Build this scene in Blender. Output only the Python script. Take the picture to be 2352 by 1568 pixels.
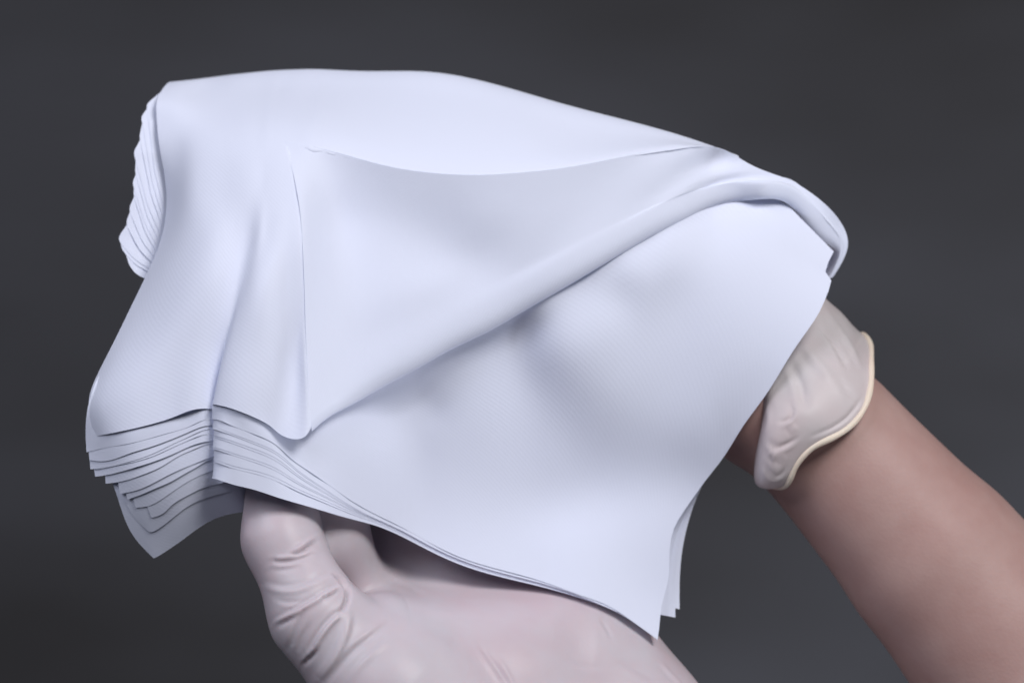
import bpy, bmesh, math
import numpy as np
from mathutils import Vector

for o in list(bpy.data.objects):
    bpy.data.objects.remove(o, do_unlink=True)
S = bpy.context.scene
COL = S.collection

# ------------------------------------------------------------------ camera, world, lamps, exposure
DIST = 0.80                      # metres from the lens to the plane of the cloth
UNIT = 1.0 / 7400.0              # one measured photo unit in metres on that plane
cam_d = bpy.data.cameras.new('camera')
cam = bpy.data.objects.new('camera', cam_d); COL.objects.link(cam)
cam.location = (0, -DIST, 0); cam.rotation_euler = (math.radians(90), 0, 0)
cam_d.sensor_width = 36; cam_d.lens = 36 * DIST / (2352 * UNIT)
cam_d.clip_start = 0.02; cam_d.clip_end = 30
cam_d.dof.use_dof = True; cam_d.dof.focus_distance = DIST - 0.017; cam_d.dof.aperture_fstop = 9
S.camera = cam

W = bpy.data.worlds.new('World'); S.world = W; W.use_nodes = True
bg = W.node_tree.nodes['Background']
bg.inputs[0].default_value = (0.62, 0.66, 0.78, 1); bg.inputs[1].default_value = 0.05

def area(name, loc, target, sx, sy, power, col):
    d = bpy.data.lights.new(name, 'AREA'); d.shape = 'RECTANGLE'; d.size = sx; d.size_y = sy
    d.energy = power; d.color = col
    o = bpy.data.objects.new(name, d); COL.objects.link(o); o.location = loc
    o.rotation_euler = (Vector(target) - Vector(loc)).to_track_quat('-Z', 'Y').to_euler()
    return o
area('key_softbox', (0.45, -0.80, 0.72), (0, 0, 0), 0.42, 0.38, 10.8, (1.0, 0.985, 0.98))
area('fill_softbox', (-0.72, -0.86, 0.76), (0, 0, 0), 0.9, 0.7, 9.8, (0.87, 0.89, 1.0))
area('added_backdrop_fill', (0.80, 0.05, -0.62), (0.22, 0.75, -0.08), 0.5, 0.3, 10.0, (0.90, 0.93, 1.0))  # added out of view to brighten the right and lower backdrop
S.view_settings.view_transform = 'Standard'; S.view_settings.look = 'None'
S.view_settings.exposure = 0.0; S.view_settings.gamma = 1.0

# ------------------------------------------------------------------ numeric helpers
def Pw(a):
    """measured (x, y, cm towards the lens) -> metres in the scene"""
    a = np.asarray(a, float); d = a[..., 2] * 0.01
    s = (DIST - d) / DIST
    return np.stack([(a[..., 0] - 1176) * UNIT * s, -d, (784 - a[..., 1]) * UNIT * s], -1)

def to_px(w):
    s = (DIST + w[..., 1]) / DIST
    return np.stack([w[..., 0] / s / UNIT + 1176, 784 - w[..., 2] / s / UNIT], -1)

def nat(t, y, x):
    """natural cubic spline through (t, y) at x; y may be (n, ...)"""
    t = np.asarray(t, float); y = np.asarray(y, float); n = len(t)
    sh = y.shape[1:]; y = y.reshape(n, -1); h = np.diff(t)
    A = np.zeros((n, n)); r = np.zeros_like(y); A[0, 0] = A[-1, -1] = 1
    for i in range(1, n - 1):
        A[i, i - 1] = h[i - 1]; A[i, i] = 2 * (h[i - 1] + h[i]); A[i, i + 1] = h[i]
        r[i] = 6 * ((y[i + 1] - y[i]) / h[i] - (y[i] - y[i - 1]) / h[i - 1])
    m = np.linalg.solve(A, r)
    x = np.asarray(x, float)
    k = np.clip(np.searchsorted(t, x, side='right') - 1, 0, n - 2)
    a = (t[k + 1] - x)[:, None]; b = (x - t[k])[:, None]; hk = h[k][:, None]
    o = (m[k] * a**3 + m[k + 1] * b**3) / (6 * hk) + (y[k] / hk - m[k] * hk / 6) * a + (y[k + 1] / hk - m[k + 1] * hk / 6) * b
    return o.reshape((len(x),) + sh)

def mono(xs, ys):
    """monotone-tangent cubic interpolation as a function"""
    xs = np.asarray(xs, float); ys = np.asarray(ys, float)
    h = np.diff(xs); dl = np.diff(ys) / h
    m = np.zeros_like(ys); m[0] = dl[0]; m[-1] = dl[-1]
    for i in range(1, len(xs) - 1):
        m[i] = 0 if dl[i - 1] * dl[i] <= 0 else 3 * (h[i - 1] + h[i]) / ((2 * h[i] + h[i - 1]) / dl[i - 1] + (h[i] + 2 * h[i - 1]) / dl[i])
    def f(x):
        x = np.asarray(x, float)
        k = np.clip(np.searchsorted(xs, x) - 1, 0, len(xs) - 2)
        t = (x - xs[k]) / h[k]; t = np.clip(t, -0.5, 1.5)
        return ((1 + 2 * t) * (1 - t)**2 * ys[k] + t * (1 - t)**2 * h[k] * m[k] + t * t * (3 - 2 * t) * ys[k + 1] + t * t * (t - 1) * h[k] * m[k + 1])
    return f

def curve(pts, n=None, at=None):
    """resample a polyline of any dimension smoothly by arc length"""
    p = np.asarray(pts, float)
    t = np.r_[0, np.cumsum(np.linalg.norm(np.diff(p[:, :2], axis=0), axis=1) + 1e-6)]; t /= t[-1]
    return nat(t, p, np.linspace(0, 1, n) if at is None else np.asarray(at, float))

class TPS:
    def __init__(s, pts, lam=0.0):
        a = np.asarray(pts, float); s.c = a[:, :2] / 400.0; n = len(a)
        K = s.k(s.c, s.c) + lam * np.eye(n); Q = np.c_[np.ones(n), s.c]
        M = np.zeros((n + 3, n + 3)); M[:n, :n] = K; M[:n, n:] = Q; M[n:, :n] = Q.T
        s.w = np.linalg.solve(M, np.r_[a[:, 2], 0, 0, 0])
    def k(s, a, b):
        r2 = ((a[:, None, :] - b[None])**2).sum(-1)
        return np.where(r2 > 1e-12, 0.5 * r2 * np.log(np.maximum(r2, 1e-12)), 0)
    def __call__(s, xy):
        xy = np.asarray(xy, float); sh = xy.shape[:-1]; q = xy.reshape(-1, 2) / 400.0
        out = s.k(q, s.c) @ s.w[:-3] + s.w[-3] + q @ s.w[-2:]
        return out.reshape(sh)

def loft(ribs, nu, nv=None):
    """ribs (m, r, 3) -> smooth grid (nu, nv, 3)"""
    R = np.asarray(ribs, float)
    scale = R * np.array([1, 1, 74.0])
    dv = np.linalg.norm(np.diff(scale, axis=1), axis=2).mean(0); tv = np.r_[0, np.cumsum(dv + 1)]
    du = np.linalg.norm(np.diff(scale, axis=0), axis=2).mean(1); tu = np.r_[0, np.cumsum(du + 1)]
    a = nat(tu, R, np.linspace(0, tu[-1], nu))
    if nv is None: return a
    b = nat(tv, a.transpose(1, 0, 2), np.linspace(0, tv[-1], nv)).transpose(1, 0, 2)
    return b

# ------------------------------------------------------------------ mesh helpers
class Patches:
    def __init__(s): s.v = []; s.f = []; s.uv = []; s.n = 0
    def grid(s, G, uvoff=(0, 0)):
        """G (nu, nv, 3) in metres"""
        nu, nv = G.shape[:2]
        lu = np.r_[0, np.cumsum(np.linalg.norm(np.diff(G, axis=0), axis=2).mean(1))]
        lv = np.r_[0, np.cumsum(np.linalg.norm(np.diff(G, axis=1), axis=2).mean(0))]
        i = np.arange(nu * nv).reshape(nu, nv) + s.n
        q = np.stack([i[:-1, :-1], i[1:, :-1], i[1:, 1:], i[:-1, 1:]], -1).reshape(-1, 4)
        s.v.append(G.reshape(-1, 3)); s.f.append(q)
        s.uv.append(np.stack(np.meshgrid(lu + uvoff[0], lv + uvoff[1], indexing='ij'), -1).reshape(-1, 2)); s.n += nu * nv
    def bridge(s, a, b):
        s.f.append(np.array([(a[i], a[i + 1], b[i + 1], b[i]) for i in range(len(a) - 1)]))
    def build(s, name, mat, th=0.0, parent=None):
        V = np.concatenate(s.v); F = np.concatenate(s.f); UV = np.concatenate(s.uv)
        if not th: return mesh_obj(name, V, F, mat, UV, parent)
        fn = np.cross(V[F[:, 2]] - V[F[:, 0]], V[F[:, 3]] - V[F[:, 1]])
        vn = np.zeros_like(V)
        for c in range(4): np.add.at(vn, F[:, c], fn)
        vn /= np.maximum(np.linalg.norm(vn, axis=1, keepdims=True), 1e-12)
        n = len(V)
        E = np.concatenate([F[:, [0, 1]], F[:, [1, 2]], F[:, [2, 3]], F[:, [3, 0]]])
        key = np.sort(E, 1); key = key[:, 0].astype(np.int64) * n + key[:, 1]
        u, first, cnt = np.unique(key, return_index=True, return_counts=True)
        B = E[first[cnt == 1]]
        rim = np.stack([B[:, 1], B[:, 0], B[:, 0] + n, B[:, 1] + n], -1)
        F2 = np.concatenate([F, F[:, ::-1] + n, rim])
        o = mesh_obj(name, np.concatenate([V + vn * th / 2, V - vn * th / 2]), F2, mat, np.concatenate([UV, UV]), parent)
        me = o.data; ev = np.empty(len(me.edges) * 2, dtype=np.int32); me.edges.foreach_get('vertices', ev); ev = np.sort(ev.reshape(-1, 2), 1)
        bk = np.sort(np.concatenate([B, B + n]), 1)
        sharp = np.isin(ev[:, 0].astype(np.int64) * 4 * n + ev[:, 1], bk[:, 0].astype(np.int64) * 4 * n + bk[:, 1])
        at = me.attributes.new('sharp_edge', 'BOOLEAN', 'EDGE'); at.data.foreach_set('value', sharp)
        return o

def mesh_obj(name, V, F, mat, UV=None, parent=None):
    me = bpy.data.meshes.new(name)
    me.from_pydata([tuple(p) for p in V], [], [tuple(int(i) for i in f) for f in F])
    if UV is not None:
        l = me.uv_layers.new(name='UVMap')
        idx = np.zeros(len(me.loops), dtype=np.int32); me.loops.foreach_get('vertex_index', idx)
        l.data.foreach_set('uv', UV[idx].astype(np.float32).ravel())
    me.polygons.foreach_set('use_smooth', np.ones(len(me.polygons), dtype=bool))
    me.materials.append(mat); me.update()
    o = bpy.data.objects.new(name, me); COL.objects.link(o)
    if parent is not None: o.parent = parent
    return o

def tag(o, label=None, cat=None, group=None, kind=None):
    if label: o['label'] = label
    if cat: o['category'] = cat
    if group: o['group'] = group
    if kind: o['kind'] = kind
    return o

# ------------------------------------------------------------------ materials
def mat(name):
    m = bpy.data.materials.new(name); m.use_nodes = True
    return m, m.node_tree, m.node_tree.nodes['Principled BSDF']

def fabric_material():
    m, t, p = mat('white_knit')
    N = t.nodes; L = t.links
    p.inputs['Base Color'].default_value = (0.785, 0.82, 0.965, 1)
    p.inputs['Roughness'].default_value = 0.7
    p.inputs['Specular IOR Level'].default_value = 0.25
    p.inputs['Sheen Weight'].default_value = 0.12; p.inputs['Sheen Roughness'].default_value = 0.5
    uv = N.new('ShaderNodeUVMap')
    mp = N.new('ShaderNodeMapping'); mp.inputs['Rotation'].default_value = (0, 0, math.radians(-62)); mp.inputs['Scale'].default_value = (1, 1, 1)
    L.new(uv.outputs[0], mp.inputs[0])
    w1 = N.new('ShaderNodeTexWave'); w1.inputs['Scale'].default_value = 420; w1.inputs['Distortion'].default_value = 1.2; w1.inputs['Detail'].default_value = 1; w1.inputs['Detail Scale'].default_value = 2
    L.new(mp.outputs[0], w1.inputs[0])
    w2 = N.new('ShaderNodeTexNoise'); w2.inputs['Scale'].default_value = 2600; w2.inputs['Detail'].default_value = 2
    L.new(uv.outputs[0], w2.inputs[0])
    mx = N.new('ShaderNodeMath'); mx.operation = 'MULTIPLY_ADD'; mx.inputs[1].default_value = 0.6
    L.new(w1.outputs['Fac'], mx.inputs[0]); L.new(w2.outputs[0], mx.inputs[2])
    b = N.new('ShaderNodeBump'); b.inputs['Strength'].default_value = 0.065; b.inputs['Distance'].default_value = 0.0004
    L.new(mx.outputs[0], b.inputs['Height']); L.new(b.outputs[0], p.inputs['Normal'])
    n3 = N.new('ShaderNodeTexNoise'); n3.inputs['Scale'].default_value = 75; n3.inputs['Detail'].default_value = 4; n3.inputs['Roughness'].default_value = 0.6
    L.new(uv.outputs[0], n3.inputs[0])
    b2 = N.new('ShaderNodeBump'); b2.inputs['Strength'].default_value = 0.22; b2.inputs['Distance'].default_value = 0.0006
    L.new(n3.outputs[0], b2.inputs['Height']); L.new(b2.outputs[0], b.inputs['Normal'])
    tr = N.new('ShaderNodeBsdfTranslucent'); tr.inputs[0].default_value = (0.78, 0.81, 0.93, 1)
    ms = N.new('ShaderNodeMixShader'); ms.inputs[0].default_value = 0.12
    out = N['Material Output']
    L.new(p.outputs[0], ms.inputs[1]); L.new(tr.outputs[0], ms.inputs[2]); L.new(ms.outputs[0], out.inputs[0])
    return m
M_cloth = fabric_material()

def latex_material(name, col, rough=0.42, sss=0.25, trans=0.0):
    m, t, p = mat(name); N = t.nodes; L = t.links
    tc = N.new('ShaderNodeTexCoord')
    n1 = N.new('ShaderNodeTexNoise'); n1.inputs['Scale'].default_value = 35; n1.inputs['Detail'].default_value = 4
    L.new(tc.outputs['Object'], n1.inputs[0])
    cr = N.new('ShaderNodeMix'); cr.data_type = 'RGBA'
    c2 = (col[0] * 0.97, col[1] * 0.86, col[2] * 0.87)
    cr.inputs[6].default_value = (*col, 1); cr.inputs[7].default_value = (*c2, 1)
    mr = N.new('ShaderNodeMapRange'); mr.inputs[1].default_value = 0.35; mr.inputs[2].default_value = 0.7
    L.new(n1.outputs[0], mr.inputs[0]); L.new(mr.outputs[0], cr.inputs[0]); L.new(cr.outputs[2], p.inputs['Base Color'])
    p.inputs['Roughness'].default_value = rough; p.inputs['Specular IOR Level'].default_value = 0.28
    p.inputs['Subsurface Weight'].default_value = sss; p.inputs['Subsurface Radius'].default_value = (1, 0.45, 0.35); p.inputs['Subsurface Scale'].default_value = 0.004
    n2 = N.new('ShaderNodeTexNoise'); n2.inputs['Scale'].default_value = 900; n2.inputs['Detail'].default_value = 3
    L.new(tc.outputs['Object'], n2.inputs[0])
    b = N.new('ShaderNodeBump'); b.inputs['Strength'].default_value = 0.08; b.inputs['Distance'].default_value = 0.0004
    L.new(n2.outputs[0], b.inputs['Height']); L.new(b.outputs[0], p.inputs['Normal'])
    if trans:
        tp = N.new('ShaderNodeBsdfTransparent'); ms = N.new('ShaderNodeMixShader'); ms.inputs[0].default_value = trans
        L.new(p.outputs[0], ms.inputs[1]); L.new(tp.outputs[0], ms.inputs[2]); L.new(ms.outputs[0], N['Material Output'].inputs[0])
    return m
M_glove = latex_material('latex_glove', (0.565, 0.515, 0.56))
M_cuff = latex_material('latex_cuff', (0.74, 0.70, 0.71), rough=0.42, sss=0.0, trans=0.34)
M_bead = latex_material('latex_bead', (0.78, 0.70, 0.58), rough=0.4, sss=0.1)

def skin_material():
    m, t, p = mat('skin'); N = t.nodes; L = t.links
    tc = N.new('ShaderNodeTexCoord')
    n1 = N.new('ShaderNodeTexNoise'); n1.inputs['Scale'].default_value = 45; n1.inputs['Detail'].default_value = 5; n1.inputs['Roughness'].default_value = 0.6
    L.new(tc.outputs['Object'], n1.inputs[0])
    cr = N.new('ShaderNodeMix'); cr.data_type = 'RGBA'
    cr.inputs[6].default_value = (0.455, 0.300, 0.275, 1); cr.inputs[7].default_value = (0.40, 0.242, 0.220, 1)
    mr = N.new('ShaderNodeMapRange'); mr.inputs[1].default_value = 0.35; mr.inputs[2].default_value = 0.7
    L.new(n1.outputs[0], mr.inputs[0]); L.new(mr.outputs[0], cr.inputs[0]); L.new(cr.outputs[2], p.inputs['Base Color'])
    p.inputs['Roughness'].default_value = 0.5; p.inputs['Specular IOR Level'].default_value = 0.3
    p.inputs['Subsurface Weight'].default_value = 0.1; p.inputs['Subsurface Radius'].default_value = (1, 0.35, 0.2); p.inputs['Subsurface Scale'].default_value = 0.004
    n2 = N.new('ShaderNodeTexVoronoi'); n2.inputs['Scale'].default_value = 900
    L.new(tc.outputs['Object'], n2.inputs[0])
    b = N.new('ShaderNodeBump'); b.inputs['Strength'].default_value = 0.12; b.inputs['Distance'].default_value = 0.0003
    L.new(n2.outputs[0], b.inputs['Height']); L.new(b.outputs[0], p.inputs['Normal'])
    return m
M_skin = skin_material()

def backdrop_material():
    m, t, p = mat('dark_grey_backdrop'); N = t.nodes; L = t.links
    tc = N.new('ShaderNodeTexCoord'); mp = N.new('ShaderNodeMapping'); mp.inputs['Scale'].default_value = (0.9, 1, 2.4); mp.inputs['Location'].default_value = (0.4, 0, 0.1)
    L.new(tc.outputs['Object'], mp.inputs[0])
    n = N.new('ShaderNodeTexNoise'); n.inputs['Scale'].default_value = 2.2; n.inputs['Detail'].default_value = 3
    L.new(mp.outputs[0], n.inputs[0])
    r = N.new('ShaderNodeValToRGB'); r.color_ramp.elements[0].position = 0.3; r.color_ramp.elements[1].position = 0.72
    r.color_ramp.elements[0].color = (0.028, 0.027, 0.029, 1); r.color_ramp.elements[1].color = (0.056, 0.057, 0.066, 1)
    L.new(n.outputs[0], r.inputs[0]); L.new(r.outputs[0], p.inputs['Base Color'])
    p.inputs['Roughness'].default_value = 0.8; p.inputs['Specular IOR Level'].default_value = 0.2
    return m

# ------------------------------------------------------------------ the backdrop
g = np.zeros((41, 21, 3))
for i, x in enumerate(np.linspace(-1.6, 1.6, 41)):
    for j, z in enumerate(np.linspace(-1.2, 1.4, 21)):
        g[i, j] = (x, 0.75 + 0.012 * math.sin(x * 5 + z * 2), z)
bp = Patches(); bp.grid(g); bd = bp.build('backdrop', backdrop_material()); tag(bd, kind='structure')

# ------------------------------------------------------------------ cloth: the stack of wipes
THICK = 0.00016

# bottom edges of the sheets where the stack wraps the left bend: photo units
LEFT_EDGES = [
    [(218, 1002), (269, 991), (352, 973), (435, 944), (484, 935)],
    [(199, 1038), (227, 1031), (297, 1018), (366, 1000), (435, 979), (482, 962)],
    [(206, 1056), (215, 1059), (283, 1046), (352, 1024), (407, 1003), (449, 986), (485, 977)],
    [(208, 1077), (222, 1076), (297, 1060), (366, 1035), (420, 1008), (484, 985)],
    [(217, 1079), (227, 1077), (297, 1063), (352, 1047), (407, 1022), (449, 1005), (486, 997)],
    [(219, 1094), (241, 1091), (297, 1077), (352, 1060), (407, 1038), (449, 1020), (490, 1012)],
    [(243, 1110), (263, 1108), (324, 1091), (380, 1066), (421, 1041), (493, 1019)],
    [(276, 1133), (284, 1132), (338, 1116), (380, 1094), (435, 1069), (489, 1048)],
    [(293, 1146), (304, 1143), (345, 1126), (394, 1105), (440, 1078), (490, 1054)],
    [(312, 1165), (324, 1165), (366, 1149), (407, 1121), (449, 1096), (491, 1079)],
    [(348, 1188), (358, 1187), (394, 1160), (435, 1135), (463, 1121), (499, 1111)],
    [(340, 1218), (350, 1217), (407, 1180), (457, 1149), (521, 1130)],
    [(353, 1281), (394, 1257), (435, 1227), (477, 1199), (518, 1182), (550, 1176)],
]
NS = len(LEFT_EDGES)
RIDGE_Y = [928, 962, 981, 985, 1000, 1005, 1026, 1031, 1056, 1061, 1098, 1112, 1126]
MID_Y = [938, 978, 996, 1000, 1013, 1018, 1040, 1045, 1069, 1075, 1112, 1122, 1136]     # at x = 535
RIGHT_Y = [986, 1020, 1036, 1041, 1051, 1057, 1074, 1080, 1096, 1103, 1140, 1148, 1160]   # at x = 632

T_left = TPS([
    (218, 1002, 0.06), (210, 930, 0.1), (262, 785, -0.5), (318, 670, -1.0), (245, 996, 0.55), (298, 785, -0.3),
    (310, 984, 1.08), (335, 850, 0.75), (400, 958, 1.22), (440, 950, 1.27), (420, 820, 1.1), (470, 937, 1.27), (500, 800, 1.0),
    (200, 1038, -0.15), (215, 1085, -0.05), (300, 1180, 0.15), (352, 1280, -0.45), (450, 1210, 0.15), (548, 1177, -0.15),
    (400, 1070, 1.12), (400, 1150, 0.72), (480, 1050, 1.08), (480, 970, 1.22), (350, 1010, 1.12), (300, 1080, 0.85), (520, 1130, 0.4)])

# ---- the top sheet: ribs from lower border up and over the back
A_RIBS = [
 [(218,1002,0.1),(204,930,-0.15),(222,865,-0.6),(262,785,-0.9),(318,670,-1.4),(365,565,-1.75),(383,450,-2.45),(369,350,-2.75),(360,270,-3.3),(366,218,-4.1),(388,190,-5.4),(400,230,-7.2)],
 [(243,997,0.6),(232,930,0.4),(250,865,0.1),(290,785,-0.25),(345,670,-0.65),(388,565,-1.0),(405,450,-1.75),(404,350,-2.35),(403,265,-3.1),(408,212,-4.2),(424,186,-5.4),(440,230,-7.3)],
 [(310,983,1.12),(312,915,1.0),(332,850,0.85),(368,770,0.66),(408,660,0.4),(438,560,-0.05),(447,450,-0.80),(452,350,-1.65),(462,262,-2.8),(472,203,-4.6),(490,178,-6),(500,230,-7.4)],
 [(400,957,1.31),(403,890,1.18),(418,820,1.09),(445,740,1.05),(475,640,0.9),(500,550,0.46),(512,450,-0.28),(518,350,-1.12),(527,262,-2.5),(535,200,-4.4),(545,171,-5.9),(550,230,-7.5)],
 [(470,938,1.37),(478,880,1.26),(490,810,1.14),(505,735,1.1),(525,640,0.90),(548,555,0.50),(560,450,0.03),(567,350,-0.8),(577,262,-2.2),(585,198,-4.3),(595,166,-5.8),(600,230,-7.5)],
 [(499,938,1.22),(504,880,1.1),(515,808,1.04),(531,733,1.1),(550,642,0.90),(572,555,0.58),(582,450,0.13),(589,350,-0.69),(600,262,-2.1),(608,197,-4.25),(616,164,-5.8),(625,230,-7.5)],
 [(488,929,1.52),(500,872,1.46),(518,802,1.40),(540,730,1.36),(566,645,1.2),(590,555,0.86),(600,450,0.21),(606,350,-0.61),(616,262,-2.0),(624,196,-4.2),(632,163,-5.75),(640,230,-7.5)],
 [(515,933,1.93),(525,878,1.86),(543,805,1.76),(562,731,1.68),(585,645,1.5),(606,555,0.97),(615,450,0.28),(622,350,-0.54),(632,262,-1.95),(640,195,-4.2),(648,162,-5.7),(655,230,-7.5)],
 [(565,950,2.12),(575,888,2.04),(590,808,1.9),(605,731,1.82),(620,645,1.6),(634,556,1.1),(641,450,0.38),(646,350,-0.44),(655,262,-1.9),(662,194,-4.15),(670,161,-5.7),(680,230,-7.6)],
 [(622,979,2.0),(632,900,1.86),(640,820,1.7),(648,735,1.56),(655,645,1.4),(663,556,1.12),(668,450,0.45),(673,350,-0.36),(683,262,-1.85),(690,193,-4.1),(700,160,-5.65),(710,230,-7.6)],
 [(655,1003,2.02),(664,925,1.74),(669,840,1.52),(675,738,1.47),(681,645,1.38),(688,556,1.15),(693,450,0.49),(698,350,-0.28),(708,262,-1.8),(717,193,-4.1),(727,160,-5.6),(737,230,-7.6)],
 [(688,1008,2.14),(688,922,1.78),(688,838,1.56),(690,738,1.48),(694,645,1.38),(699,556,1.13),(704,450,0.48),(709,350,-0.26),(718,262,-1.79),(727,193,-4.08),(737,160.3,-5.58),(747,230,-7.6)],
 [(708,994,2.16),(706,915,1.92),(702,836,1.72),(700,738,1.52),(702,645,1.38),(706,556,1.10),(712,450,0.46),(717,351,-0.25),(726,262,-1.78),(735,193,-4.06),(745,160.7,-5.56),(755,230,-7.6)],
 [(716,965,1.85),(714,900,1.62),(711,830,1.50),(711,737,1.42),(713,642,1.32),(717,553,1.05),(722,450,0.42),(727,354,-0.24),(736,263,-1.76),(744,194,-4.04),(754,161.2,-5.54),(764,230,-7.6)],
 [(720,930,1.45),(722,880,1.35),(726,810,1.3),(730,730,1.3),(735,640,1.2),(738,550,0.98),(742,450,0.15),(746,360,-0.24),(755,265,-1.75),(762,195,-4.0),(770,162,-5.5),(780,230,-7.6)],
 [(800,860,0.9),(803,810,0.9),(806,760,0.85),(810,690,0.7),(815,610,0.35),(818,530,0.05),(820,450,-0.1),(822,375,-0.1),(830,272,-1.7),(836,197,-3.9),(842,164.5,-5.4),(850,235,-7.6)],
 [(980,760,-0.6),(982,720,-0.6),(985,680,-0.55),(988,630,-0.55),(992,570,-0.5),(996,510,-0.4),(998,455,-0.25),(1000,405,0.0),(1002,295,-1.5),(1000,205,-3.7),(998,167.5,-5.1),(1000,240,-7.4)],
 [(1150,660,-0.9),(1152,625,-0.9),(1155,590,-0.85),(1160,550,-0.75),(1165,510,-0.6),(1170,470,-0.45),(1172,435,-0.3),(1175,402,-0.15),(1172,320,-1.3),(1164,240,-3.2),(1158,201,-4.7),(1160,260,-7)],
 [(1300,570,-1.3),(1302,545,-1.3),(1304,520,-1.25),(1306,490,-1.15),(1308,465,-1.0),(1310,440,-0.85),(1310,415,-0.7),(1310,388,-0.6),(1308,340,-1.4),(1303,280,-2.9),(1298,242,-4.2),(1300,290,-6.4)],
 [(1450,470,-0.8),(1452,455,-0.8),(1454,440,-0.85),(1456,425,-0.9),(1458,410,-1.0),(1460,395,-1.05),(1461,376,-1.15),(1462,356,-1.35),(1462,335,-1.8),(1458,305,-2.8),(1452,281,-3.8),(1455,320,-5.8)],
 [(1590,400,-1.9),(1591,393,-1.9),(1592,385,-1.9),(1593,376,-1.9),(1594,367,-1.92),(1595,358,-1.95),(1596,349,-2.0),(1598,340,-2.15),(1598,334,-2.35),(1594,327,-2.8),(1588,319.5,-3.4),(1590,350,-5.2)],
 [(1690,400,-2.6),(1691,395,-2.6),(1692,390,-2.6),(1693,384,-2.6),(1694,378,-2.6),(1695,372,-2.62),(1696,368,-2.65),(1697,364,-2.7),(1697,361.5,-2.8),(1696,359.5,-3.0),(1694,357.5,-3.4),(1696,375,-4.8)],
]
RB = np.array(A_RIBS, float)
for q_, sh_ in zip(range(len(RB) - 6, len(RB)), [0.15, 0.35, 0.5, 0.42, 0.3, 0.2]): RB[q_, :, 2] += sh_
for q_ in range(2, len(RB)):
    z7 = RB[q_, 7, 2]
    for r_, f_ in ((8, 1.20), (9, 1.08), (10, 1.0)): RB[q_, r_, 2] = z7 + f_ * (RB[q_, r_, 2] - z7)
G_main = loft(RB, 300, 220)
_gm = G_main[:, :176].reshape(-1, 3)
def T_main(p):
    r = ((_gm[:, :2] - np.array(p, float))**2).sum(1); q = np.argsort(r)[:4]; w = 1 / (r[q] + 1.0)
    return (w * _gm[q, 2]).sum() / w.sum()
FLAP_L = [(655,325),(664,362),(672,395),(680,425),(686,455),(690,490),(692,530),(697,600),(700,650),(700,700),(703,780),(706,850),(709,900),(711,945)]
FLAP_T = [(655,325),(690,331),(740,341),(780,352),(820,363),(860,374),(900,384),(950,392),(1000,398),(1050,401),(1100,402),(1150,400),(1200,396),(1250,391),(1300,385),(1375,371),(1450,356),(1520,345),(1590,335),(1640,336)]

# ---- depth of a sheet from its measured slopes: least squares on a coarse grid
def slope_of(val, v0=201.0):
    """tilt (cm per cm, positive leaning up) that a measured tone stands for"""
    lin = lambda v: ((v / 255.0 + 0.055) / 1.055)**2.4
    s = np.linspace(-0.6, 0.55, 400); f = (0.78 + 0.5 * s) / np.sqrt(1 + s * s) / 0.78
    return np.interp(lin(np.asarray(val, float)) / lin(v0), f, s)

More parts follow.
